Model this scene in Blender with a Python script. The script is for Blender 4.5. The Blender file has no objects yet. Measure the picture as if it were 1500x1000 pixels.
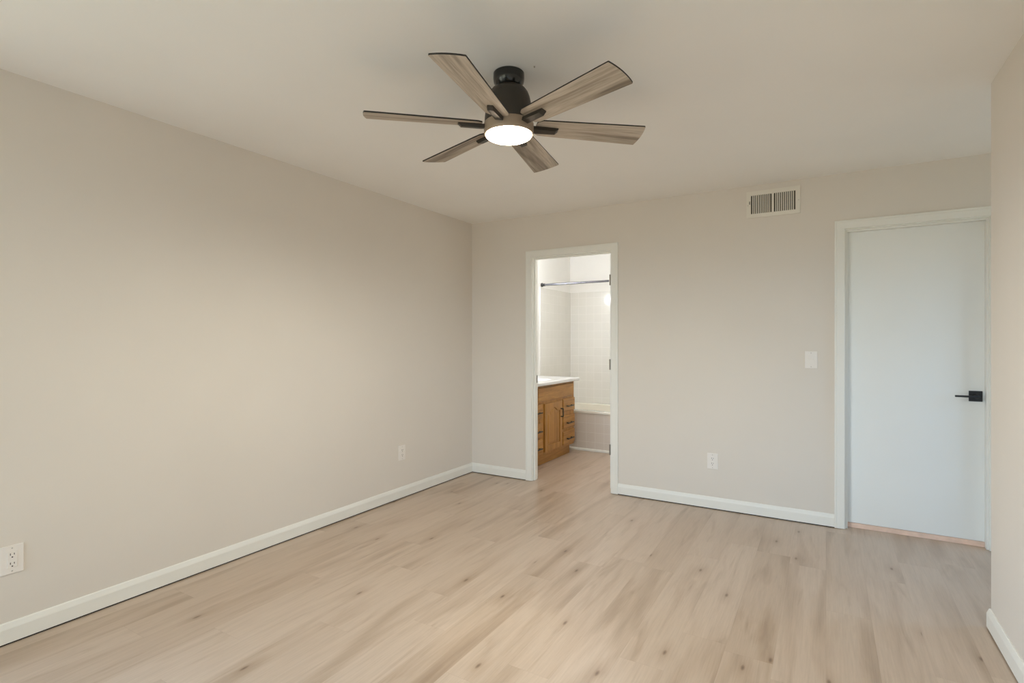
import bpy, bmesh, math, random
from mathutils import Vector, Matrix, Euler
random.seed(7)
D = bpy.data
SC = bpy.context.scene
COL = SC.collection
PI = math.pi

# ------------------------------------------------------------------ camera
cam_d = D.cameras.new('camera'); cam = D.objects.new('camera', cam_d); COL.objects.link(cam)
cam.location = (0, 0, 1.2905)
cam.rotation_euler = (PI / 2, 0, math.radians(30.68))
cam_d.sensor_fit = 'HORIZONTAL'; cam_d.sensor_width = 36.0
cam_d.lens = 36.0 * 775.0 / 1500.0
cam_d.shift_y = -1.0 / 1500.0
cam_d.clip_start = 0.02; cam_d.clip_end = 200
SC.camera = cam

# ------------------------------------------------------------------ view transform / exposure
SC.view_settings.view_transform = 'Standard'
SC.view_settings.look = 'None'
SC.view_settings.gamma = 1.0
SC.view_settings.use_curve_mapping = False
SC.view_settings.exposure = 0.15
SC.cycles.use_denoising = True
SC.cycles.max_bounces = 14
SC.cycles.diffuse_bounces = 10
SC.cycles.glossy_bounces = 6
SC.cycles.sample_clamp_indirect = 6.0

# ------------------------------------------------------------------ world: daylight sky over a garden
W = D.worlds.new('daylight'); SC.world = W; W.use_nodes = True
wn = W.node_tree; wn.nodes.clear()
w_tc = wn.nodes.new('ShaderNodeTexCoord'); w_sx = wn.nodes.new('ShaderNodeSeparateXYZ')
w_rp = wn.nodes.new('ShaderNodeValToRGB'); w_mp = wn.nodes.new('ShaderNodeMapRange')
w_bg = wn.nodes.new('ShaderNodeBackground'); w_out = wn.nodes.new('ShaderNodeOutputWorld')
w_mp.inputs['From Min'].default_value = -1; w_mp.inputs['From Max'].default_value = 1
wn.links.new(w_tc.outputs['Generated'], w_sx.inputs[0]); wn.links.new(w_sx.outputs['Z'], w_mp.inputs['Value'])
wn.links.new(w_mp.outputs[0], w_rp.inputs[0]); wn.links.new(w_rp.outputs[0], w_bg.inputs[0]); wn.links.new(w_bg.outputs[0], w_out.inputs[0])
cr = w_rp.color_ramp
cr.elements[0].position = 0.0; cr.elements[0].color = (.52, .53, .43, 1)
cr.elements[1].position = 1.0; cr.elements[1].color = (.80, 1.42, 2.35, 1)
for p, c in ((.485, (.52, .53, .43)), (.505, (1.1, 1.6, 2.1)), (.62, (.92, 1.55, 2.4))):
    e = cr.elements.new(p); e.color = c + (1,)
w_bg.inputs['Strength'].default_value = 4.7

def portal(name, loc, rot, sx, sy):
    l = D.lights.new(name, 'AREA'); l.shape = 'RECTANGLE'; l.size = sx; l.size_y = sy
    l.cycles.is_portal = True
    o = D.objects.new(name, l); COL.objects.link(o); o.location = loc; o.rotation_euler = rot
    return o
# daylight enters through window_1 (left wall, beside the camera) and window_2 (rear wall)
WIN1 = (-2.20, 0.10, 0.30, 2.12)      # y0 y1 z0 z1 on the left wall
WIN2 = (-2.88, -0.70, 0.08, 2.20)     # x0 x1 z0 z1 on the rear wall
WIN3 = (3.45, 4.05, 0.90, 1.95)       # y0 y1 z0 z1 on the end wall of the entry recess
REAR = -3.20
portal('daylight_portal', (-3.06, (WIN1[0] + WIN1[1]) / 2, (WIN1[2] + WIN1[3]) / 2), (0, -PI / 2, 0), WIN1[3] - WIN1[2], WIN1[1] - WIN1[0])
portal('daylight_portal', ((WIN2[0] + WIN2[1]) / 2, REAR - .06, (WIN2[2] + WIN2[3]) / 2), (PI / 2, 0, 0), WIN2[1] - WIN2[0], WIN2[3] - WIN2[2])

portal('daylight_portal', (2.05, (WIN3[0] + WIN3[1]) / 2, (WIN3[2] + WIN3[3]) / 2), (0, PI / 2, 0), WIN3[3] - WIN3[2], WIN3[1] - WIN3[0])
FAN_EMIT = 30.0
BATH_EMIT = 72.0
BATH_FILL = 22.0
LAMP_W = 103.0; LAMP_C = (1.0, .985, .88)

# ------------------------------------------------------------------ helpers
def tag(o, label=None, cat=None, group=None, kind=None):
    if label: o['label'] = label
    if cat: o['category'] = cat
    if group: o['group'] = group
    if kind: o['kind'] = kind
    return o

def link(name, bm, mats, parent=None, loc=None, smooth=None):
    me = D.meshes.new(name)
    bmesh.ops.recalc_face_normals(bm, faces=bm.faces[:])
    bm.to_mesh(me); bm.free()
    o = D.objects.new(name, me); COL.objects.link(o)
    for m in (mats if isinstance(mats, (list, tuple)) else [mats]): me.materials.append(m)
    if smooth is not None:
        for p in me.polygons: p.use_smooth = True
        try: me.set_sharp_from_angle(angle=math.radians(smooth))
        except Exception: pass
    if parent: o.parent = parent
    if loc: o.location = loc
    return o

def empty(name, loc, rz=0):
    o = D.objects.new(name, None); COL.objects.link(o); o.location = loc; o.rotation_euler = (0, 0, rz)
    o.empty_display_size = .05
    return o

def box(bm, x0, x1, y0, y1, z0, z1, mi=0, bev=0, seg=2):
    g = bmesh.ops.create_cube(bm, size=1)
    vs = g['verts']
    for v in vs:
        v.co = Vector((x0 + (v.co.x + .5) * (x1 - x0), y0 + (v.co.y + .5) * (y1 - y0), z0 + (v.co.z + .5) * (z1 - z0)))
    fs = list({f for v in vs for f in v.link_faces})
    for f in fs: f.material_index = mi
    if bev > 0:
        es = list({e for v in vs for e in v.link_edges})
        r = bmesh.ops.bevel(bm, geom=es, offset=bev, segments=seg, affect='EDGES', profile=.5)
        for f in r['faces']: f.material_index = mi
    return vs

def boxes(*bs, bev=0):
    bm = bmesh.new()
    for b in bs: box(bm, *b, bev=bev)
    return bm

def lathe(bm, prof, n=48, mi=0, axis='Z', c=(0, 0, 0)):
    rings = []
    for r, z in prof:
        ring = []
        for k in range(n if r > 1e-6 else 1):
            a = 2 * PI * k / n
            p = (r * math.cos(a), r * math.sin(a), z)
            if axis == 'Y': p = (p[0], p[2], p[1])
            if axis == 'X': p = (p[2], p[0], p[1])
            ring.append(bm.verts.new((p[0] + c[0], p[1] + c[1], p[2] + c[2])))
        rings.append(ring)
    for a, b in zip(rings, rings[1:]):
        for k in range(n):
            k2 = (k + 1) % n
            if len(a) == 1 and len(b) == 1: continue
            if len(a) == 1: f = bm.faces.new((a[0], b[k], b[k2]))
            elif len(b) == 1: f = bm.faces.new((a[k], b[0], a[k2]))
            else: f = bm.faces.new((a[k], b[k], b[k2], a[k2]))
            f.material_index = mi
    return bm

def loft(bm, sections, closed_prof=True, cap=True, mi=0):
    vr = [[bm.verts.new(p) for p in s] for s in sections]
    n = len(vr[0])
    for a, b in zip(vr, vr[1:]):
        for k in range(n if closed_prof else n - 1):
            k2 = (k + 1) % n
            f = bm.faces.new((a[k], a[k2], b[k2], b[k])); f.material_index = mi
    if cap:
        for r in (vr[0], vr[-1]):
            f = bm.faces.new(r); f.material_index = mi
    return vr

def prism(bm, poly, ax, a0, a1, mi=0):
    """extrude a 2-D polygon along axis ax ('X','Y','Z') from a0 to a1"""
    def P(u, v, w): return {'X': (w, u, v), 'Y': (u, w, v), 'Z': (u, v, w)}[ax]
    return loft(bm, [[P(u, v, a0) for u, v in poly], [P(u, v, a1) for u, v in poly]], mi=mi)

# ------------------------------------------------------------------ materials
def new_mat(name):
    m = D.materials.new(name); m.use_nodes = True
    nt = m.node_tree; b = nt.nodes['Principled BSDF']
    return m, nt, b

def N(nt, t, **kw):
    n = nt.nodes.new(t)
    for k, v in kw.items(): setattr(n, k, v)
    return n

def plain(name, col, rough=.5, metal=0, noise=.03, nscale=6, bump=0, bscale=200, spec=.5, coat=0):
    m, nt, b = new_mat(name)
    tc = N(nt, 'ShaderNodeTexCoord'); ns = N(nt, 'ShaderNodeTexNoise'); ns.inputs['Scale'].default_value = nscale
    ns.inputs['Detail'].default_value = 4
    nt.links.new(tc.outputs['Object'], ns.inputs['Vector'])
    mr = N(nt, 'ShaderNodeMapRange'); mr.inputs['From Min'].default_value = .3; mr.inputs['From Max'].default_value = .7
    mr.inputs['To Min'].default_value = 1 - noise; mr.inputs['To Max'].default_value = 1 + noise
    nt.links.new(ns.outputs['Fac'], mr.inputs['Value'])
    mx = N(nt, 'ShaderNodeVectorMath', operation='SCALE'); mx.inputs[0].default_value = col
    nt.links.new(mr.outputs[0], mx.inputs['Scale']); nt.links.new(mx.outputs[0], b.inputs['Base Color'])
    b.inputs['Roughness'].default_value = rough; b.inputs['Metallic'].default_value = metal
    b.inputs['Specular IOR Level'].default_value = spec
    if coat: b.inputs['Coat Weight'].default_value = coat; b.inputs['Coat Roughness'].default_value = .1
    if bump:
        n2 = N(nt, 'ShaderNodeTexNoise'); n2.inputs['Scale'].default_value = bscale; n2.inputs['Detail'].default_value = 3
        nt.links.new(tc.outputs['Object'], n2.inputs['Vector'])
        bp = N(nt, 'ShaderNodeBump'); bp.inputs['Strength'].default_value = bump; bp.inputs['Distance'].default_value = .002
        nt.links.new(n2.outputs['Fac'], bp.inputs['Height']); nt.links.new(bp.outputs[0], b.inputs['Normal'])
    return m

def emit(name, col, s):
    m, nt, b = new_mat(name)
    b.inputs['Base Color'].default_value = (.9, .88, .84, 1); b.inputs['Roughness'].default_value = .35
    b.inputs['Emission Color'].default_value = col + (1,); b.inputs['Emission Strength'].default_value = s
    return m

M = {}
M['wall'] = plain('greige_wall_paint', (.735, .683, .615), .75, noise=.012, nscale=2, bump=.12, bscale=260, spec=.3)
M['ceiling'] = plain('ceiling_paint', (.87, .85, .81), .85, noise=.012, nscale=2, bump=.12, bscale=200, spec=.2)
M['trim'] = plain('white_trim_paint', (.83, .82, .765), .38, noise=.012, nscale=5)
M['door'] = plain('white_door_paint', (.84, .84, .80), .42, noise=.01, nscale=3)
M['bath_wall'] = plain('bath_wall_paint', (.86, .85, .82), .55, noise=.01)
M['plate'] = plain('switch_plate_plastic', (.83, .785, .73), .35, noise=.01)
M['slot'] = plain('dark_slot', (.035, .025, .02), .6)
M['screw'] = plain('painted_screw', (.5, .47, .42), .4)
M['vent'] = plain('vent_enamel', (.78, .74, .66), .45, noise=.015)
M['gap_shade'] = plain('painted_gap_shade', (.020, .015, .010), .9)
M['duct'] = plain('duct_dark', (.07, .06, .04), .9)
M['black'] = plain('black_metal', (.018, .018, .019), .42, noise=.08, nscale=30)
M['bronze'] = plain('dark_bronze_metal', (.045, .038, .030), .42, metal=.3, noise=.06, nscale=20)
M['canopy'] = plain('gloss_black_metal', (.012, .012, .011), .22, metal=.2, noise=.05, coat=.3)
M['ring'] = plain('glow_tinted_ring_metal', (.34, .26, .19), .45, metal=.2, noise=.03)  # bronze turned beige to carry the lamp's glow in its colour
M['edge'] = plain('black_blade_edge', (.012, .010, .009), .5)
M['chrome'] = plain('brushed_dark_chrome', (.17, .17, .19), .22, metal=1, noise=.05)
M['hinge'] = plain('hinge_steel', (.30, .27, .23), .4, metal=.6)
M['top'] = plain('white_cultured_marble', (.84, .85, .85), .15, noise=.015, nscale=9)
M['tub'] = plain('cream_tub_enamel', (.82, .79, .70), .12, noise=.01, coat=.4)
M['raw'] = plain('raw_wood_strip', (.83, .60, .47), .6, noise=.10, nscale=18)
M['lens'] = emit('lamp_lens', (1.0, .80, .60), FAN_EMIT)
M['globe'] = emit('vanity_bulb', (.95, 1.0, 1.08), BATH_EMIT)
M['fill_dome'] = emit('fill_dome_glow', (1.0, .97, .93), BATH_FILL)
M['grass'] = plain('lawn', (.10, .14, .05), .9, noise=.3, nscale=3)

def mat_glass():
    m = D.materials.new('window_glass'); m.use_nodes = True; nt = m.node_tree; nt.nodes.clear()
    out = N(nt, 'ShaderNodeOutputMaterial'); tr = N(nt, 'ShaderNodeBsdfTransparent'); gl = N(nt, 'ShaderNodeBsdfGlossy')
    gl.inputs['Roughness'].default_value = .02; mx = N(nt, 'ShaderNodeMixShader'); mx.inputs[0].default_value = .06
    nt.links.new(tr.outputs[0], mx.inputs[1]); nt.links.new(gl.outputs[0], mx.inputs[2]); nt.links.new(mx.outputs[0], out.inputs[0])
    return m
M['glass'] = mat_glass()

def math_n(nt, op, a, b=None, c=None):
    n = N(nt, 'ShaderNodeMath', operation=op)
    for i, v in enumerate((a, b, c)):
        if v is None: continue
        if isinstance(v, (int, float)): n.inputs[i].default_value = v
        else: nt.links.new(v, n.inputs[i])
    return n.outputs[0]

def ramp(nt, fac, stops):
    r = N(nt, 'ShaderNodeValToRGB'); nt.links.new(fac, r.inputs[0]); e = r.color_ramp.elements
    e[0].position = stops[0][0]; e[0].color = stops[0][1] + (1,)
    e[1].position = stops[-1][0]; e[1].color = stops[-1][1] + (1,)
    for p, c in stops[1:-1]:
        x = e.new(p); x.color = c + (1,)
    return r.outputs[0]

def mixc(nt, fac, a, b, mode='MIX'):
    n = N(nt, 'ShaderNodeMix', data_type='RGBA', blend_type=mode)
    for s, v in ((n.inputs[0], fac), (n.inputs[6], a), (n.inputs[7], b)):
        if isinstance(v, (int, float)): s.default_value = v
        elif isinstance(v, tuple): s.default_value = v + (1,)
        else: nt.links.new(v, s)
    return n.outputs[2]

def mat_floor():
    """light oak vinyl planks, 0.18 x 1.22 m, running along Y"""
    m, nt, b = new_mat('light_oak_planks')
    tc = N(nt, 'ShaderNodeTexCoord'); sp = N(nt, 'ShaderNodeSeparateXYZ'); nt.links.new(tc.outputs['Object'], sp.inputs[0])
    X, Y = sp.outputs[0], sp.outputs[1]
    PW, PL = .182, 1.22
    u = math_n(nt, 'DIVIDE', X, PW); row = math_n(nt, 'FLOOR', u); fu = math_n(nt, 'FRACT', u)
    wr = N(nt, 'ShaderNodeTexWhiteNoise', noise_dimensions='1D'); nt.links.new(row, wr.inputs['W'])
    v = math_n(nt, 'ADD', math_n(nt, 'DIVIDE', Y, PL), wr.outputs['Value'])
    colm = math_n(nt, 'FLOOR', v); fv = math_n(nt, 'FRACT', v)
    idv = N(nt, 'ShaderNodeCombineXYZ'); nt.links.new(row, idv.inputs[0]); nt.links.new(colm, idv.inputs[1])
    wp = N(nt, 'ShaderNodeTexWhiteNoise', noise_dimensions='2D'); nt.links.new(idv.outputs[0], wp.inputs['Vector'])
    tone = wp.outputs['Value']
    off = math_n(nt, 'MULTIPLY', tone, 37.0)
    def streak(sx, sy, scale, detail, rough=.55, dist=0.0):
        c = N(nt, 'ShaderNodeCombineXYZ')
        nt.links.new(math_n(nt, 'MULTIPLY', X, sx), c.inputs[0]); nt.links.new(math_n(nt, 'MULTIPLY', Y, sy), c.inputs[1]); nt.links.new(off, c.inputs[2])
        n = N(nt, 'ShaderNodeTexNoise'); n.inputs['Scale'].default_value = scale; n.inputs['Detail'].default_value = detail
        n.inputs['Roughness'].default_value = rough; n.inputs['Distortion'].default_value = dist
        nt.links.new(c.outputs[0], n.inputs['Vector']); return n.outputs['Fac']
    broad = streak(1, .11, 8.0, 2.2, .48, .5)      # wide soft darker bands in a plank
    smudge = streak(1, .13, 15, 3.0, .52, .6)       # shorter smoky patches
    mid = streak(1, .07, 36, 4, .65, .4)
    fine = streak(1, .035, 170, 3, .65)
    base = ramp(nt, tone, [(0, (.505, .392, .298)), (.45, (.54, .428, .334)), (1, (.57, .457, .363))])
    c1 = mixc(nt, .72, base, ramp(nt, broad, [(.50, (1, 1, 1)), (.58, (.89, .86, .825)), (.66, (.75, .705, .65)), (.78, (.57, .51, .45))]), 'MULTIPLY')
    c1 = mixc(nt, .62, c1, ramp(nt, smudge, [(.56, (1, 1, 1)), (.66, (.86, .83, .795)), (.76, (.64, .59, .53))]), 'MULTIPLY')
    c2 = mixc(nt, .5, c1, ramp(nt, mid, [(.3, (.86, .845, .825)), (.52, (1, 1, 1)), (.75, (1.04, 1.04, 1.04))]), 'MULTIPLY')
    c3 = mixc(nt, .45, c2, ramp(nt, fine, [(.3, (.80, .785, .765)), (.6, (1, 1, 1))]), 'MULTIPLY')
    # knots: small dark spots in only some cells, each with a smoky tail along the grain
    kc = N(nt, 'ShaderNodeCombineXYZ'); nt.links.new(math_n(nt, 'ADD', X, off), kc.inputs[0]); nt.links.new(math_n(nt, 'MULTIPLY', Y, .36), kc.inputs[1])
    vo = N(nt, 'ShaderNodeTexVoronoi', voronoi_dimensions='2D'); vo.inputs['Scale'].default_value = 5.2; nt.links.new(kc.outputs[0], vo.inputs['Vector'])
    kn = ramp(nt, vo.outputs['Distance'], [(.0, (.28, .23, .18)), (.022, (.45, .38, .32)), (.045, (.80, .76, .71)), (.10, (.90, .875, .85)), (.24, (1, 1, 1))])
    ks = N(nt, 'ShaderNodeSeparateColor'); nt.links.new(vo.outputs['Color'], ks.inputs[0])
    c4 = mixc(nt, math_n(nt, 'MULTIPLY', math_n(nt, 'GREATER_THAN', ks.outputs[0], .58), .9), c3, kn, 'MULTIPLY')
    # seams
    e1 = math_n(nt, 'LESS_THAN', math_n(nt, 'ABSOLUTE', math_n(nt, 'SUBTRACT', fu, .5)), .4965)
    e2 = math_n(nt, 'LESS_THAN', math_n(nt, 'ABSOLUTE', math_n(nt, 'SUBTRACT', fv, .5)), .4993)
    seam = math_n(nt, 'MULTIPLY', e1, e2)
    sc = mixc(nt, seam, (.88, .865, .85), (1.0, 1.0, 1.0))
    c5 = mixc(nt, .9, c4, sc, 'MULTIPLY')
    nt.links.new(c5, b.inputs['Base Color'])
    rr = math_n(nt, 'ADD', math_n(nt, 'MULTIPLY', mid, .12), .25)
    nt.links.new(rr, b.inputs['Roughness']); b.inputs['Specular IOR Level'].default_value = .6
    bp = N(nt, 'ShaderNodeBump'); bp.inputs['Strength'].default_value = .12; bp.inputs['Distance'].default_value = .002
    nt.links.new(math_n(nt, 'ADD', math_n(nt, 'MULTIPLY', fine, .4), seam), bp.inputs['Height']); nt.links.new(bp.outputs[0], b.inputs['Normal'])
    return m
M['floor'] = mat_floor()

def mat_grain(name, stops, along='X', scale=1.0, rough=.5, rnd=True, dark=.6):
    """wood with grain running along one object axis"""
    m, nt, b = new_mat(name)
    tc = N(nt, 'ShaderNodeTexCoord'); oi = N(nt, 'ShaderNodeObjectInfo')
    mp = N(nt, 'ShaderNodeMapping')
    s = {'X': (.07, 1, 1), 'Y': (1, .07, 1), 'Z': (1, 1, .07)}[along]
    mp.inputs['Scale'].default_value = tuple(k * scale for k in s)
    nt.links.new(tc.outputs['Object'], mp.inputs['Vector'])
    if rnd:
        cb = N(nt, 'ShaderNodeCombineXYZ'); nt.links.new(math_n(nt, 'MULTIPLY', oi.outputs['Random'], 9), cb.inputs[2]); nt.links.new(math_n(nt, 'MULTIPLY', oi.outputs['Random'], 3), cb.inputs[0])
        nt.links.new(cb.outputs[0], mp.inputs['Location'])
    n1 = N(nt, 'ShaderNodeTexNoise'); n1.inputs['Scale'].default_value = 22; n1.inputs['Detail'].default_value = 4; n1.inputs['Distortion'].default_value = .9
    n2 = N(nt, 'ShaderNodeTexNoise'); n2.inputs['Scale'].default_value = 130; n2.inputs['Detail'].default_value = 3
    nt.links.new(mp.outputs[0], n1.inputs['Vector']); nt.links.new(mp.outputs[0], n2.inputs['Vector'])
    c = mixc(nt, dark, ramp(nt, n1.outputs['Fac'], stops), ramp(nt, n2.outputs['Fac'], [(.35, (.62, .60, .57)), (.58, (1, 1, 1))]), 'MULTIPLY')
    nt.links.new(c, b.inputs['Base Color']); b.inputs['Roughness'].default_value = rough
    bp = N(nt, 'ShaderNodeBump'); bp.inputs['Strength'].default_value = .15; bp.inputs['Distance'].default_value = .001
    nt.links.new(n2.outputs['Fac'], bp.inputs['Height']); nt.links.new(bp.outputs[0], b.inputs['Normal'])
    return m
M['blade'] = mat_grain('weathered_oak_blade', [(.30, (.20, .16, .12)), (.42, (.38, .315, .245)), (.56, (.50, .425, .34)), (.75, (.58, .50, .41))], 'X', 1.0, .55)
M['oak_v'] = mat_grain('golden_oak_upright', [(.3, (.31, .140, .026)), (.5, (.42, .203, .042)), (.72, (.50, .263, .066))], 'Z', 1.3, .4, dark=.45)
M['oak_h'] = mat_grain('golden_oak_level', [(.3, (.31, .140, .026)), (.5, (.42, .203, .042)), (.72, (.50, .263, .066))], 'Y', 1.3, .4, dark=.45)

def mat_tile(name, u, col, grout, ou=0.0, oz=0.0, rough=.12):
    m, nt, b = new_mat(name)
    tc = N(nt, 'ShaderNodeTexCoord'); sp = N(nt, 'ShaderNodeSeparateXYZ'); nt.links.new(tc.outputs['Object'], sp.inputs[0])
    cb = N(nt, 'ShaderNodeCombineXYZ')
    nt.links.new(math_n(nt, 'ADD', sp.outputs['XYZ'.index(u)], ou), cb.inputs[0]); nt.links.new(math_n(nt, 'ADD', sp.outputs[2], oz), cb.inputs[1])
    br = N(nt, 'ShaderNodeTexBrick'); br.offset = 0; br.inputs['Scale'].default_value = 1
    br.inputs['Brick Width'].default_value = .1095; br.inputs['Row Height'].default_value = .1095
    br.inputs['Mortar Size'].default_value = .0022; br.inputs['Mortar Smooth'].default_value = .3
    br.inputs['Color1'].default_value = col + (1,); br.inputs['Color2'].default_value = tuple(k * .975 for k in col) + (1,)
    br.inputs['Mortar'].default_value = grout + (1,)
    nt.links.new(cb.outputs[0], br.inputs['Vector']); nt.links.new(br.outputs['Color'], b.inputs['Base Color'])
    b.inputs['Roughness'].default_value = rough
    nz = N(nt, 'ShaderNodeTexNoise'); nz.inputs['Scale'].default_value = 9; nt.links.new(tc.outputs['Object'], nz.inputs['Vector'])
    h = math_n(nt, 'ADD', math_n(nt, 'MULTIPLY', br.outputs['Fac'], -1.0), math_n(nt, 'MULTIPLY', nz.outputs['Fac'], .8))
    bp = N(nt, 'ShaderNodeBump'); bp.inputs['Strength'].default_value = .35; bp.inputs['Distance'].default_value = .0015
    nt.links.new(h, bp.inputs['Height']); nt.links.new(bp.outputs[0], b.inputs['Normal'])
    return m
TC, TG = (.78, .765, .715), (.86, .84, .80)
M['tile_x'] = mat_tile('cream_tile_facing_room', 'X', TC, TG)
M['tile_y'] = mat_tile('cream_tile_side', 'Y', TC, TG)
M['tile_apron'] = mat_tile('apron_tile', 'X', (.70, .64, .57), (.78, .74, .68), rough=.25)

# ------------------------------------------------------------------ room shell
XL, XR, YB, ZC = -3.0, 0.635, 4.285, 2.44
YB2 = YB + .10            # bathroom side of the back wall
YRC = 3.126               # where the right wall ends
def struct(name, bm, mat, label, cat, parent=None, **kw):
    o = link(name, bm, mat, parent, **kw)
    return tag(o, label, cat, kind='structure')

struct('floor', boxes((-3.15, 2.15, REAR - .15, 6.7, -.06, 0)), M['floor'], 'light oak plank floor running through the bedroom and into the bathroom', 'floor')
struct('ceiling', boxes((-3.15, 2.15, REAR - .15, 6.7, ZC, ZC + .06)), M['ceiling'], 'smooth pale greige ceiling the fan hangs from', 'ceiling')

y0, y1, z0, z1 = WIN1
struct('wall_left', boxes((XL - .12, XL, REAR - .12, y0, 0, ZC), (XL - .12, XL, y1, YB2, 0, ZC), (XL - .12, XL, y0, y1, 0, z0), (XL - .12, XL, y0, y1, z1, ZC)),
       M['wall'], 'long plain greige wall on the left', 'wall')
x0, x1, z0, z1 = WIN2
struct('wall_rear', boxes((XL, x0, REAR - .12, REAR, 0, ZC), (x1, XR, REAR - .12, REAR, 0, ZC), (x0, x1, REAR - .12, REAR, 0, z0), (x0, x1, REAR - .12, REAR, z1, ZC)),
       M['wall'], 'greige wall behind the camera with a window', 'wall')
BJ = (-2.322, -1.569, 2.051)     # bathroom doorway clear opening x0 x1 top
DJ = (.117, .863, 2.049)         # bedroom door clear opening
JT = .018
struct('wall_back', boxes((XL, BJ[0] - JT, YB, YB2, 0, ZC), (BJ[0] - JT, BJ[1] + JT, YB, YB2, BJ[2] + JT, ZC), (BJ[1] + JT, DJ[0] - JT, YB, YB2, 0, ZC),
                          (DJ[0] - JT, DJ[1] + JT, YB, YB2, DJ[2] + JT, ZC), (DJ[1] + JT, 2.0, YB, YB2, 0, ZC)),
       M['wall'], 'greige wall with the bathroom doorway, air vent and white door', 'wall')
struct('wall_right', boxes((XR, XR + .115, REAR - .12, YRC, 0, ZC)), M['wall'], 'greige wall ending in an outside corner at the right edge', 'wall')
struct('wall_hall_front', boxes((XR + .115, 2.0, YRC - .115, YRC, 0, ZC)), M['wall'], 'greige wall of the entry recess behind the right wall', 'wall')
y0, y1, z0, z1 = WIN3
struct('wall_hall_end', boxes((2.0, 2.1, YRC - .115, y0, 0, ZC), (2.0, 2.1, y1, YB2, 0, ZC), (2.0, 2.1, y0, y1, 0, z0), (2.0, 2.1, y0, y1, z1, ZC)), M['wall'], 'greige end wall of the entry recess', 'wall')
BXL, BYB, BXR = -2.973, 6.553, -1.42
struct('wall_bath_left', boxes((BXL - .12, BXL, YB2, BYB + .1, 0, ZC)), M['bath_wall'], 'white bathroom wall behind the vanity', 'wall')
struct('wall_bath_back', boxes((BXL, BXR, BYB, BYB + .1, 0, ZC)), M['bath_wall'], 'white bathroom wall above the tiled tub surround', 'wall')
struct('wall_bath_right', boxes((BXR, BXR + .1, YB2, BYB + .1, 0, ZC)), M['bath_wall'], 'white bathroom wall hidden behind the open door', 'wall')
TT = 1.935                       # top of the tile
bm = bmesh.new(); box(bm, BXL, BXL + .008, 5.664, BYB, .44, TT, bev=.003)
struct('wall_tile_left', bm, M['tile_y'], 'square cream tiles on the left side of the tub alcove', 'tiled wall')
bm = bmesh.new(); box(bm, BXL + .008, BXR, BYB - .008, BYB, .44, TT, bev=.003)
struct('wall_tile_back', bm, M['tile_x'], 'square cream tiles on the wall behind the tub', 'tiled wall')

# windows the photo does not show (daylight source)
def window(name, label, horizontal, a0, a1, z0, z1, plane, sg=1):
    t = empty(name, (0, 0, 0)); tag(t, label, 'window', kind='structure')
    def bx(a, b, d0, d1, zz0, zz1):
        d0, d1 = sorted((d0 * sg, d1 * sg))
        return (plane + d0, plane + d1, a, b, zz0, zz1) if not horizontal else (a, b, plane + d0, plane + d1, zz0, zz1)
    f = .045
    link('window_frame', boxes(bx(a0, a0 + f, -.08, -.04, z0, z1), bx(a1 - f, a1, -.08, -.04, z0, z1), bx(a0 + f, a1 - f, -.08, -.04, z0, z0 + f), bx(a0 + f, a1 - f, -.08, -.04, z1 - f, z1),
                               bx((a0 + a1) / 2 - .02, (a0 + a1) / 2 + .02, -.08, -.04, z0 + f, z1 - f)), M['trim'], t)
    link('window_sill', boxes(bx(a0 - .03, a1 + .03, -.04, .03, z0 - .02, z0)), M['trim'], t)
    link('pane', boxes(bx(a0 + f, a1 - f, -.062, -.058, z0 + f, z1 - f)), M['glass'], t)
struct('sky_blocker', boxes((-6, 3.5, REAR - 5.2, REAR - .125, 2.46, 2.56)), M['trim'], 'unseen slab added to block sky light at the rear window', 'sky blocker')  # unseen slab, added only to hold sky light off the rear window
window('fill_window', 'unseen window added to bring cool daylight into the entry recess', False, WIN3[0], WIN3[1], WIN3[2], WIN3[3], 2.0, -1)  # added opening so that cool daylight reaches the closed door
window('window_1', 'white framed window in the left wall beside the camera', False, *WIN1, XL)
window('window_2', 'white framed window in the wall behind the camera', True, *WIN2, REAR)

# ------------------------------------------------------------------ baseboards
BPROF = [(0, .007), (.0135, .007), (.0135, .066), (.0125, .070), (.0065, .089), (.004, .092), (0, .092)]
def baseboard(name, p0, p1, nrm, m0, m1, label):
    p0 = Vector(p0); p1 = Vector(p1); n = Vector(nrm); d = (p1 - p0).normalized()
    s0 = [tuple((p0 + n * t - d * (m0 * t)).to_3d() + Vector((0, 0, z))) for t, z in BPROF]
    s1 = [tuple((p1 + n * t + d * (m1 * t)).to_3d() + Vector((0, 0, z))) for t, z in BPROF]
    bm = bmesh.new(); loft(bm, [s0, s1])
    o = struct(name, bm, M['trim'], label, 'baseboard')
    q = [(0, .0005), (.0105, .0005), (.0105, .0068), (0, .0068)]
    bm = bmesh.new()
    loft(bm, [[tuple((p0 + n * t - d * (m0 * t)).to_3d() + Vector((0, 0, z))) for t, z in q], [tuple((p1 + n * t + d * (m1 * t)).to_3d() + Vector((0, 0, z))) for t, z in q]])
    tag(link('gap_shade_strip', bm, M['gap_shade'], o), 'dark strip painted as the shade in the gap below the baseboard')  # near-black strip standing in for shade under the baseboard
    return o
CW = .060   # casing width
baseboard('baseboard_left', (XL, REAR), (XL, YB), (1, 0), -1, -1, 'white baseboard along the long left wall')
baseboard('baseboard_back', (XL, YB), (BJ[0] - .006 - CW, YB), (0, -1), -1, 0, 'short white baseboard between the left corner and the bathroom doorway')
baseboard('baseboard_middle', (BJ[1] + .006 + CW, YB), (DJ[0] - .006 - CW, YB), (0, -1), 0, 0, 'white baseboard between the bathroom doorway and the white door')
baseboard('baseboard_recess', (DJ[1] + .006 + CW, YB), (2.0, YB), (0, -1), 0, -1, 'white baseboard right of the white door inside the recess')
baseboard('baseboard_right', (XR, REAR), (XR, YRC), (-1, 0), -1, 1, 'white baseboard along the right wall in the lower right corner')
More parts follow.
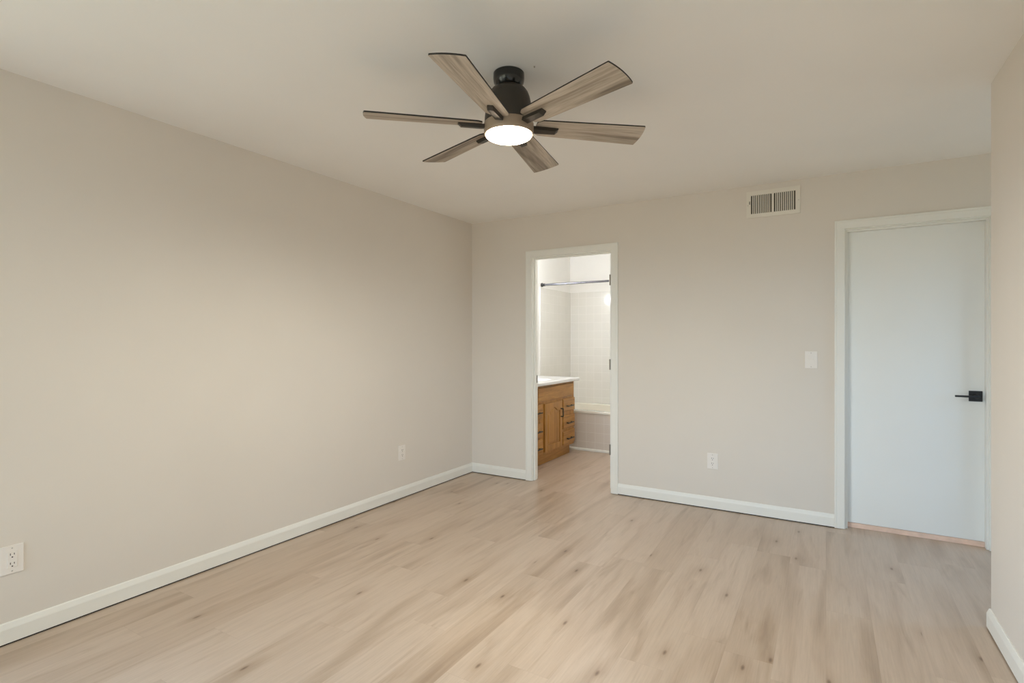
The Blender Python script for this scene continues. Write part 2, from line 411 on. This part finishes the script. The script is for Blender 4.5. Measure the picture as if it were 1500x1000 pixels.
baseboard('baseboard_corner', (XR, YRC), (XR + .9, YRC), (0, 1), 1, 0, 'white baseboard returning around the outside corner of the right wall')
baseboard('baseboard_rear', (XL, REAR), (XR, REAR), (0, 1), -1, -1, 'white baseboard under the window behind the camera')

# ------------------------------------------------------------------ door frames
CPROF = [(0, 0), (0, .011), (.003, .0135), (.044, .0155), (.0455, .0140), (.047, .0140), (.0485, .0165), (.057, .0165), (CW, .014), (CW, 0)]
def casing(x0, x1, zt, yface, sgn):
    """mitred casing swept round a doorway; sgn = -1 faces the bedroom"""
    bm = bmesh.new()
    secs = [[(x0 - d, yface + sgn * t, .003) for d, t in CPROF], [(x0 - d, yface + sgn * t, zt + d) for d, t in CPROF],
            [(x1 + d, yface + sgn * t, zt + d) for d, t in CPROF], [(x1 + d, yface + sgn * t, .003) for d, t in CPROF]]
    loft(bm, secs); return bm
def frame(name, label, J, stop_y):
    x0, x1, zt = J
    t = empty(name, ((x0 + x1) / 2, YB, 0)); tag(t, label, 'door frame', kind='structure')
    inv = Matrix.Translation(-t.location)
    def L(nm, bm, mat, **kw):
        bmesh.ops.transform(bm, matrix=inv, verts=bm.verts[:]); return link(nm, bm, mat, t, **kw)
    L('casing', casing(x0 - .006, x1 + .006, zt + .006, YB, -1), M['trim'])
    bm = bmesh.new()
    box(bm, x0 - JT, x0, YB, YB2, .002, zt + JT); box(bm, x1, x1 + JT, YB, YB2, .002, zt + JT); box(bm, x0, x1, YB, YB2, zt, zt + JT)
    L('jamb', bm, M['trim'])
    bm = bmesh.new(); s = .011
    a, b = stop_y
    box(bm, x0, x0 + s, a, b, .002, zt); box(bm, x1 - s, x1, a, b, .002, zt); box(bm, x0 + s, x1 - s, a, b, zt - s, zt)
    L('stop', bm, M['trim'])
    return t, L
f1, L1 = frame('trim_1', 'white casing and jamb around the open bathroom doorway', BJ, (YB + .030, YB + .060))
bm = bmesh.new(); box(bm, BJ[0], BJ[0] + .002, YB + .062, YB + .094, .898, .968)
tag(L1('strike_plate', bm, M['slot']), 'black metal strike plate')
f2, L2 = frame('trim_2', 'white casing and jamb around the closed white door', DJ, (YB + .018, YB + .058))

# ------------------------------------------------------------------ doors
# bathroom door, swung open into the bathroom behind the right jamb
d1 = empty('door_1', (-1.572, YB2 + .008, 0), 0); tag(d1, 'white bathroom door swung open behind the right jamb, only its hinge edge showing', 'door', kind='structure')
bm = bmesh.new(); box(bm, -.046, -.010, 0, .745, .012, 2.040, bev=.002, seg=1); link('slab', bm, M['door'], d1)
for hz in (1.82, 1.085, .345):
    bm = bmesh.new(); box(bm, -.0435, -.012, -.0025, .0005, hz - .045, hz + .045)
    lathe(bm, [(0, hz - .046), (.006, hz - .046), (.006, hz + .046), (0, hz + .046)], 12, c=(-.048, -.002, 0))
    tag(link('hinge', bm, M['hinge'], d1), 'dark steel hinge')
d1.rotation_euler = (0, 0, math.radians(3)); d1.location.x += .005

YD = YB + .060                   # face of the closed door
d2 = empty('door_2', (.49, YD, 0)); tag(d2, 'flat white closed door with a black lever handle', 'door', kind='structure')
bm = bmesh.new(); box(bm, DJ[0] + .003 - .49, DJ[1] - .003 - .49, 0, .035, .036, DJ[2] - .003, bev=.0015, seg=1)
link('slab', bm, M['door'], d2)
HX, HZ = .808 - .49, .943
hd = empty('door_handle', (HX, 0, HZ)); hd.parent = d2; hd['label'] = 'matte black lever handle on a square plate'
bm = bmesh.new(); box(bm, -.033, .033, -.009, 0, -.033, .033, bev=.0012, seg=2); link('rosette', bm, M['black'], hd)
bm = bmesh.new(); lathe(bm, [(0, -.045), (.011, -.045), (.0125, -.040), (.0125, -.009), (0, -.009)], 24, axis='Y')
box(bm, -.108, .012, -.058, -.044, -.0060, .0060, bev=.002, seg=2); link('lever', bm, M['black'], hd, smooth=35)

th = struct('threshold', boxes((DJ[0] + .001, DJ[1] - .001, YB + .064, YB + .10, .001, .033)), M['raw'],
            'raw pinkish wood strip under the closed white door', 'threshold')

# ------------------------------------------------------------------ ceiling fan
FX, FY = -1.173, 1.950
fan = empty('ceiling_fan', (FX, FY, ZC)); tag(fan, 'six-blade ceiling fan with weathered wood blades and a lit round lamp', 'ceiling fan')
def flathe(name, prof, mat, **kw):
    bm = bmesh.new(); lathe(bm, [(r, z - ZC) for r, z in prof], 64); return link(name, bm, mat, fan, smooth=40, **kw)
tag(flathe('canopy', [(0, 2.4398), (.064, 2.4398), (.0665, 2.437), (.067, 2.415), (.064, 2.398), (.056, 2.384), (.048, 2.376), (0, 2.374)], M['canopy']), 'glossy black ceiling canopy')
tag(flathe('motor_housing', [(0, 2.378), (.046, 2.378), (.060, 2.375), (.073, 2.367), (.083, 2.353), (.090, 2.335), (.0965, 2.305), (.1005, 2.275), (.1035, 2.245), (.104, 2.226), (.101, 2.222), (0, 2.222)], M['bronze']), 'dark bronze motor housing')
tag(flathe('light_ring', [(.095, 2.223), (.1055, 2.223), (.107, 2.220), (.107, 2.188), (.106, 2.178), (.1035, 2.1745), (.100, 2.1745), (.100, 2.180), (.095, 2.180)], M['ring']), 'bronze ring around the lamp, coloured as lit by its glow')
tag(flathe('lamp_lens', [(.0995, 2.181), (.0995, 2.173), (.096, 2.168), (.085, 2.1625), (.06, 2.1575), (.03, 2.155), (0, 2.1545)], M['lens']), 'glowing white round lamp lens')

lamp_d = D.lights.new('fan_lamp', 'SPOT'); lamp_d.spot_size = PI; lamp_d.spot_blend = .62; lamp_d.shadow_soft_size = .09
lamp_d.energy = LAMP_W; lamp_d.color = LAMP_C
lamp_o = D.objects.new('fan_lamp', lamp_d); COL.objects.link(lamp_o); lamp_o.parent = fan; lamp_o.location = (0, 0, 2.150 - ZC)

ZBL = 2.2155
def blade_bm():
    bm = bmesh.new()
    R0, R1 = .118, .601
    wt, wr = .0697, .0530
    def hw(x): return wr + (wt - wr) * (x - R0) / (R1 - R0)
    up, lo = [], []
    ch = .020
    pts = []
    # outline, counter-clockwise starting at root low side (-Y side is the raised edge)
    pts += [(R0, -wr + ch), (R0 + .004, -wr + ch * .55), (R0 + ch, -hw(R0 + ch) + .0015), (R0 + ch + .006, -hw(R0 + ch + .006))]
    for k in range(1, 10):
        x = R0 + ch + (R1 - .006 - R0 - ch) * k / 9.0; pts.append((x, -hw(x)))
    for k in range(0, 9):
        yy = -wt * .97 + 2 * wt * .97 * k / 8.0; pts.append((R1 - .004 + .0085 * (1 - (yy / wt) ** 2), yy))
    for k in range(9, 0, -1):
        x = R0 + ch + (R1 - .006 - R0 - ch) * k / 9.0; pts.append((x, hw(x)))
    pts += [(R0 + ch, hw(R0 + ch) - .0015), (R0 + .004, wr - ch * .55), (R0, wr - ch)]
    T = .006
    bot = [bm.verts.new((x, y, -T / 2)) for x, y in pts]; top = [bm.verts.new((x, y, T / 2)) for x, y in pts]
    f = bm.faces.new(bot); f.material_index = 0
    f = bm.faces.new(top); f.material_index = 1
    n = len(pts)
    for k in range(n):
        f = bm.faces.new((bot[k], bot[(k + 1) % n], top[(k + 1) % n], top[k])); f.material_index = 1
    return bm
def bracket_bm():
    bm = bmesh.new()
    # bar under the blade, tapered with a bevelled far end
    w0, w1 = .016, .0135
    secs = []
    for x, w, zt, zb in ((.088, w0, -.002, -.016), (.118, w0, -.0031, -.019), (.205, w1, -.0031, -.019), (.218, w1 - .001, -.0031, -.008)):
        secs.append([(x, -w, zb), (x, w, zb), (x, w, zt), (x, -w, zt)])
    loft(bm, secs)
    return bm
PITCH = math.radians(-11.9)
for k in range(6):
    if k == 0:
        bl = link('blade', blade_bm(), [M['blade'], M['edge']], fan); bk = link('blade_bracket', bracket_bm(), M['bronze'], bl)
        first = (bl, bk)
        bk['label'] = 'dark metal blade bracket'
    else:
        bl = first[0].copy(); COL.objects.link(bl); bk = first[1].copy(); COL.objects.link(bk)
        bl.parent = fan; bk.parent = bl
    a = math.radians(41.34 + 60 * k)
    bl.matrix_local = Matrix.Translation((0, 0, ZBL - ZC)) @ Matrix.Rotation(a, 4, 'Z') @ Matrix.Rotation(PITCH, 4, 'X')
    bk.matrix_local = Matrix.Identity(4)

sc_ = tag(empty('ceiling_speck', (-1.05, 1.954, ZC)), 'tiny dark hook in the ceiling right of the fan canopy', 'speck')  # small solid standing for a dark speck on the ceiling
bm = bmesh.new(); lathe(bm, [(0, -.006), (.0022, -.006), (.003, -.003), (.004, -.0004), (0, -.0004)], 12); link('screw', bm, M['hinge'], sc_)

# ------------------------------------------------------------------ air vent
VX0, VX1, VZ0, VZ1 = -.508, -.157, 2.2, 2.395
vt = empty('air_vent', (VX0, YB, VZ0)); tag(vt, 'cream wall air vent with two banks of upright louvers above the light switch', 'air vent')
vw, vh = VX1 - VX0, VZ1 - VZ0
bz0, bz1 = .028, .164
banks = ((.030, .168), (.183, .321))
bm = bmesh.new(); T = .009
def vb(a, b, c, d): box(bm, a, b, -T, 0, c, d)
vb(0, banks[0][0], 0, vh); vb(banks[1][1], vw, 0, vh); vb(banks[0][1], banks[1][0], bz0, bz1); vb(banks[0][0], banks[1][1], 0, bz0); vb(banks[0][0], banks[1][1], bz1, vh)
bmesh.ops.remove_doubles(bm, verts=bm.verts[:], dist=1e-5)
link('vent_frame', bm, M['vent'], vt)
bm = bmesh.new(); box(bm, banks[0][0], banks[1][1], -.0012, -.0002, bz0, bz1); tag(link('duct', bm, M['duct'], vt), 'dark duct behind the louvers')
lv0 = None
for b0, b1 in banks:
    n = 11; p = (b1 - b0) / n
    for k in range(1, n):
        if lv0 is None:
            bm = bmesh.new(); box(bm, -.0036, .0036, -.0007, .0007, bz0, bz1); lv0 = link('louver', bm, M['vent'], vt); lv = lv0
        else:
            lv = lv0.copy(); COL.objects.link(lv); lv.parent = vt
        lv.location = (b0 + p * k, -.0052, 0); lv.rotation_euler = (0, 0, math.radians(24))
bm = bmesh.new(); box(bm, .0195, .0235, -.016, -.009, .100, .121); tag(link('damper_lever', bm, M['duct'], vt), 'small dark damper lever')
for sx in (.010, vw - .010):
    bm = bmesh.new(); lathe(bm, [(0, -T - .0012), (.002, -T - .0012), (.0032, -T), (0, -T)], 14, axis='Y', c=(sx, 0, vh / 2 - .004)); link('screw', bm, M['screw'], vt)

# ------------------------------------------------------------------ outlets and switch (built facing -Y, origin at the plate centre on the wall)
def plate_bm(w=.078, h=.121):
    bm = bmesh.new(); box(bm, -w / 2, w / 2, -.0060, 0, -h / 2, h / 2, bev=.0022, seg=2); return bm
def make_outlet():
    t = empty('power_outlet', (0, 0, 0))
    link('cover_plate', plate_bm(), M['plate'], t)
    bm = bmesh.new(); box(bm, -.0168, .0168, -.0082, -.0055, -.0335, .0335, bev=.0008, seg=1); rc = link('receptacle', bm, M['plate'], t)
    for s in (1, -1):
        zc = .0195 * s - .001
        for sx, hh in ((-.0063, .0045), (.0063, .0036)):
            bm = bmesh.new(); box(bm, sx - .0012, sx + .0012, -.0086, -.0080, zc + .005 - hh, zc + .005 + hh); link('slot', bm, M['slot'], rc)
        bm = bmesh.new(); lathe(bm, [(0, -.0086), (.0027, -.0086), (.0027, -.0080), (0, -.0080)], 14, axis='Y', c=(0, 0, zc - .0075)); link('ground_hole', bm, M['slot'], rc)
    for s in (1, -1):
        bm = bmesh.new(); lathe(bm, [(0, -.0069), (.0020, -.0069), (.0030, -.0060), (0, -.0060)], 14, axis='Y', c=(0, 0, .0485 * s)); link('screw', bm, M['screw'], t)
    return t
def copy_tree(o, parent=None):
    c = o.copy(); COL.objects.link(c)
    if parent: c.parent = parent
    for ch in list(o.children): copy_tree(ch, c)
    return c
o1 = make_outlet()
o2 = copy_tree(o1); o3 = copy_tree(o1)
o1.location = (XL, .8555, .3555); o1.rotation_euler = (0, 0, PI / 2)
tag(o1, 'almond power outlet at the left edge of the photo, nearest the camera', 'power outlet')
o2.location = (XL, 3.279, .3715); o2.rotation_euler = (0, 0, PI / 2)
tag(o2, 'almond power outlet on the left wall near the far corner', 'power outlet')
o3.location = (-.7485, YB, .3665)
tag(o3, 'almond power outlet on the back wall between doorway and white door', 'power outlet')
sw = empty('light_switch', (-.0895, YB, 1.156)); tag(sw, 'almond rocker light switch beside the white door casing', 'light switch')
link('cover_plate', plate_bm(), M['plate'], sw)
bm = bmesh.new(); prism(bm, [(-.0055, -.033), (-.0078, -.033), (-.0070, 0), (-.0105, .033), (-.0055, .033)], 'X', -.0165, .0165); link('rocker', bm, M['plate'], sw)
for s in (1, -1):
    bm = bmesh.new(); lathe(bm, [(0, -.0069), (.0020, -.0069), (.0030, -.0060), (0, -.0060)], 14, axis='Y', c=(0, 0, .0485 * s)); link('screw', bm, M['screw'], sw)

# ------------------------------------------------------------------ bathroom: vanity
VF = -2.480                       # face of doors and drawers
VY0, VY1 = YB2 + .012, 5.605
va = empty('bathroom_vanity', (-2.72, 5.0, 0)); tag(va, 'golden oak bathroom vanity with black pulls seen through the doorway', 'vanity cabinet')
vinv = Matrix.Translation(-va.location)
def V(nm, bm, mat, parent=None, **kw):
    bmesh.ops.transform(bm, matrix=vinv, verts=bm.verts[:]); return link(nm, bm, mat, parent or va, **kw)
bm = bmesh.new(); xa, xb = BXL + .006, VF - .018
box(bm, xb - .020, xb, VY0, VY1, .115, .8335); box(bm, xa, xb - .020, VY0, VY0 + .018, .115, .8335); box(bm, xa, xb - .020, VY1 - .018, VY1, .115, .8335)
box(bm, xa, xb - .020, VY0 + .018, VY1 - .018, .115, .133); box(bm, xa, xa + .008, VY0 + .018, VY1 - .018, .133, .8335)
V('carcass', bm, M['oak_v'])
bm = bmesh.new(); box(bm, BXL + .02, -2.552, VY0 + .005, VY1 - .005, .001, .115); V('toe_kick', bm, M['oak_h'])
def pull(y, z, length, vertical, parent):
    bm = bmesh.new(); r = .0052; off = .034; h = length / 2
    if vertical:
        box(bm, VF + off - .011, VF + off, y - r, y + r, z - h, z + h, bev=.0015, seg=1)
        for s in (-1, 1): box(bm, VF - .0005, VF + off - .010, y - r, y + r, z + s * (h - r) - r, z + s * (h - r) + r)
    else:
        box(bm, VF + off - .011, VF + off, y - h, y + h, z - r, z + r, bev=.0015, seg=1)
        for s in (-1, 1): box(bm, VF - .0005, VF + off - .010, y + s * (h - .02) - r, y + s * (h - .02) + r, z - r, z + r)
    o = V('handle', bm, M['black'], parent); o['label'] = 'matte black bar pull'
    return o
def front_bm(y0, y1, z0, z1):
    bm = bmesh.new(); b = .011; xb = VF - .018
    loft(bm, [[(xb, y0, z0), (xb, y1, z0), (xb, y1, z1), (xb, y0, z1)],
              [(VF - .007, y0, z0), (VF - .007, y1, z0), (VF - .007, y1, z1), (VF - .007, y0, z1)],
              [(VF - .002, y0 + .003, z0 + .003), (VF - .002, y1 - .003, z0 + .003), (VF - .002, y1 - .003, z1 - .003), (VF - .002, y0 + .003, z1 - .003)],
              [(VF, y0 + b, z0 + b), (VF, y1 - b, z0 + b), (VF, y1 - b, z1 - b), (VF, y0 + b, z1 - b)]])
    return bm
V('false_front', front_bm(4.70, 5.556, .668, .812), M['oak_h'])
ZD = ((.505, .646), (.317, .458), (.140, .287))
for y0, y1, hy in ((5.288, 5.598, 5.432), (4.468, 4.797, 4.632)):
    for z0, z1 in ZD:
        dr = V('drawer', front_bm(y0, y1, z0, z1), M['oak_h'])
        pull(hy + (.03 if hy < 5 else 0), (z0 + z1) / 2 - .010, .150, False, dr)
# middle door with a cathedral-arched raised panel
DY0, DY1, DZ0, DZ1 = 4.848, 5.262, .142, .640
bm = bmesh.new()
box(bm, VF - .018, VF - .010, DY0, DY1, DZ0, DZ1)
sw_ = .058
box(bm, VF - .010, VF, DY0, DY0 + sw_, DZ0, DZ1, bev=.002, seg=1); box(bm, VF - .010, VF, DY1 - sw_, DY1, DZ0, DZ1, bev=.002, seg=1)
box(bm, VF - .010, VF, DY0 + sw_, DY1 - sw_, DZ0, DZ0 + sw_, bev=.002, seg=1)
def arch(ins, n=18):
    """cathedral top edge from one stile to the other"""
    a, b = DY0 + sw_ + ins, DY1 - sw_ - ins; out = []
    for k in range(n + 1):
        t = k / n; y = a + (b - a) * t; s = abs(2 * t - 1)
        rise = 0 if s > .80 else .045 * (0.5 + 0.5 * math.cos(PI * s / .80))
        out.append((y, DZ1 - .098 + rise - ins))
    return out
A = arch(0)
prism(bm, [(y, z) for y, z in A] + [(DY1 - sw_, DZ1), (DY0 + sw_, DZ1)], 'X', VF - .010, VF)
dc = V('cabinet_door', bm, M['oak_v'])
bm = bmesh.new()
def ring(ins, x): return [(x, y, z) for y, z in arch(ins)] + [(x, DY1 - sw_ - ins, DZ0 + sw_ + ins), (x, DY0 + sw_ + ins, DZ0 + sw_ + ins)]
loft(bm, [ring(.004, VF - .0105), ring(.004, VF - .0085), ring(.030, VF - .0015), ring(.034, VF - .0010)])
V('raised_panel', bm, M['oak_v'], dc)
pull(5.222, .512, .096, True, dc)

# ------------------------------------------------------------------ vanity top with its bowl
TX0, TX1, TY0, TY1, TZ = BXL + .001, -2.450, YB2 + .008, 5.656, .870
ct = empty('vanity_countertop', (-2.71, 5.0, .8345)); tag(ct, 'glossy white countertop with an oval basin on the oak vanity', 'countertop')
cinv = Matrix.Translation(-ct.location)
bm = bmesh.new()
NX, NY = 44, 84
def top_z(x, y):
    d = ((x + 2.70) / .165) ** 2 + ((y - 5.0) / .245) ** 2
    if d >= 1: return TZ
    return TZ - .030 * min(1, (1 - d) / .16) ** .8 - .075 * (1 - d)
edge = .008
grid = []
for i in range(NX + 1):
    row = []
    for j in range(NY + 1):
        x = TX0 + (TX1 - edge - TX0) * i / NX; y = TY0 + (TY1 - edge - TY0) * j / NY
        row.append(bm.verts.new((x, y, top_z(x, y))))
    grid.append(row)
for i in range(NX):
    for j in range(NY): bm.faces.new((grid[i][j], grid[i + 1][j], grid[i + 1][j + 1], grid[i][j + 1]))
rim0 = [grid[i][0] for i in range(NX + 1)] + [grid[NX][j] for j in range(1, NY + 1)] + [grid[i][NY] for i in range(NX - 1, -1, -1)] + [grid[0][j] for j in range(NY - 1, 0, -1)]
prev = rim0
for ex, dz in ((.0045, -.0012), (.0075, -.005), (.008, -.008), (.008, -.030), (.004, -.0348)):
    cur = []
    for v in rim0:
        x, y = v.co.x, v.co.y
        if abs(x - (TX1 - edge)) < 1e-6: x += ex
        if abs(y - (TY1 - edge)) < 1e-6: y += ex
        cur.append(bm.verts.new((x, y, TZ + dz)))
    for k in range(len(cur)):
        k2 = (k + 1) % len(cur); bm.faces.new((prev[k], prev[k2], cur[k2], cur[k]))
    prev = cur
bmesh.ops.transform(bm, matrix=cinv, verts=bm.verts[:])
link('top_slab', bm, M['top'], ct, smooth=50)
bm = bmesh.new(); lathe(bm, [(0, TZ - .1035), (.022, TZ - .1035), (.024, TZ - .106), (0, TZ - .106)], 24, c=(-2.70, 5.0, 0))
bmesh.ops.transform(bm, matrix=cinv, verts=bm.verts[:]); link('drain', bm, M['chrome'], ct)

# ------------------------------------------------------------------ bathtub
tb = empty('bathtub', (-2.2, 6.15, 0)); tag(tb, 'cream bathtub with a tiled front in the alcove beyond the vanity', 'bathtub')
tinv = Matrix.Translation(-tb.location)
AX0, AX1, AY0, AY1, RZ = BXL + .009, BXR - .001, 5.785, BYB - .009, .470
bm = bmesh.new(); box(bm, AX0, AX1, AY0 + .004, AY0 + .06, .001, .440); bmesh.ops.transform(bm, matrix=tinv, verts=bm.verts[:])
tag(link('tiled_apron', bm, M['tile_apron'], tb), 'beige tiled tub front')
# re-base the tile pattern: the apron mesh is in the tub's own space
bm = bmesh.new()
pr = [(AY0 - .014, .002), (AY0 - .014, .018), (AY0 - .009, .026), (AY0 + .004, .030), (AY0 + .004, .002)]
prism(bm, pr, 'X', AX0, AX1); bmesh.ops.transform(bm, matrix=tinv, verts=bm.verts[:])
tag(link('quarter_round', bm, M['trim'], tb), 'white moulding at the foot of the tub')
def rrect(x0, x1, y0, y1, r, z, n=8):
    out = []
    for cx, cy, a0 in ((x1 - r, y1 - r, 0), (x0 + r, y1 - r, PI / 2), (x0 + r, y0 + r, PI), (x1 - r, y0 + r, 1.5 * PI)):
        for k in range(n + 1):
            a = a0 + PI / 2 * k / n; out.append((cx + r * math.cos(a), cy + r * math.sin(a), z))
    return out
bm = bmesh.new()
secs = [rrect(AX0, AX1, AY0, AY1, .004, .438), rrect(AX0, AX1, AY0 - .006, AY1, .004, .442), rrect(AX0, AX1, AY0 - .008, AY1, .006, .462), rrect(AX0 + .004, AX1 - .004, AY0 - .003, AY1 - .004, .008, RZ),
        rrect(AX0 + .06, AX1 - .06, AY0 + .072, AY1 - .055, .10, RZ), rrect(AX0 + .072, AX1 - .072, AY0 + .084, AY1 - .065, .11, RZ - .008),
        rrect(AX0 + .10, AX1 - .10, AY0 + .105, AY1 - .085, .12, .30), rrect(AX0 + .14, AX1 - .14, AY0 + .13, AY1 - .11, .12, .12), rrect(AX0 + .20, AX1 - .20, AY0 + .18, AY1 - .16, .10, .085)]
vr = loft(bm, secs, cap=False); bm.faces.new(vr[-1])
bmesh.ops.transform(bm, matrix=tinv, verts=bm.verts[:]); link('basin', bm, M['tub'], tb, smooth=40)

# ------------------------------------------------------------------ shower rod
RY, RZ_ = 5.700, 1.967
rd = empty('shower_rod', ((AX0 + BXR) / 2, RY, RZ_)); tag(rd, 'dark metal shower curtain rod spanning the tub alcove', 'shower rod')
hl = (BXR - AX0) / 2 - .0005
bm = bmesh.new(); lathe(bm, [(0, -hl), (.0125, -hl), (.0125, hl), (0, hl)], 24, axis='X'); link('rod', bm, M['chrome'], rd, smooth=40)
for s in (-1, 1):
    bm = bmesh.new(); lathe(bm, [(0, s * hl), (.024, s * hl), (.024, s * (hl - .012)), (.0165, s * (hl - .016)), (.0165, s * (hl - .045)), (.0126, s * (hl - .048))], 24, axis='X'); link('end_flange', bm, M['black'], rd, smooth=40)

# ------------------------------------------------------------------ vanity light over the basin (out of sight behind the jamb; lights the bathroom)
vl = empty('vanity_light', (BXL, 5.05, 1.93)); tag(vl, 'bathroom light bar over the vanity, hidden by the doorway, mirrored in the tub tiles', 'wall lamp')
bm = bmesh.new(); box(bm, 0, .035, -.33, .33, -.05, .05, bev=.004); link('back_plate', bm, M['chrome'], vl)
for k in (-1, 0, 1):
    bm = bmesh.new(); bmesh.ops.create_uvsphere(bm, u_segments=20, v_segments=12, radius=.048)
    bmesh.ops.transform(bm, matrix=Matrix.Translation((.090, .22 * k, .0)), verts=bm.verts[:]); link('bulb', bm, M['globe'], vl, smooth=60)
    bm = bmesh.new(); lathe(bm, [(.018, .035), (.018, .052)], 16, axis='X', c=(0, .22 * k, 0)); link('socket', bm, M['chrome'], vl)

# ------------------------------------------------------------------ added bathroom fill light (unseen above the door head, brightens floor and apron)
cl = empty('bath_fill_light', (-1.95, 5.05, ZC)); tag(cl, 'unseen fill light added on the bathroom ceiling above the doorway head', 'fill light')
bm = bmesh.new(); lathe(bm, [(0, -.0005), (.15, -.0005), (.152, -.02), (.146, -.028), (0, -.028)], 40); link('fill_light_base', bm, M['trim'], cl, smooth=40)
bm = bmesh.new(); lathe(bm, [(.140, -.0285), (.135, -.045), (.11, -.065), (.06, -.078), (0, -.082)], 40); link('fill_dome', bm, M['fill_dome'], cl, smooth=60)
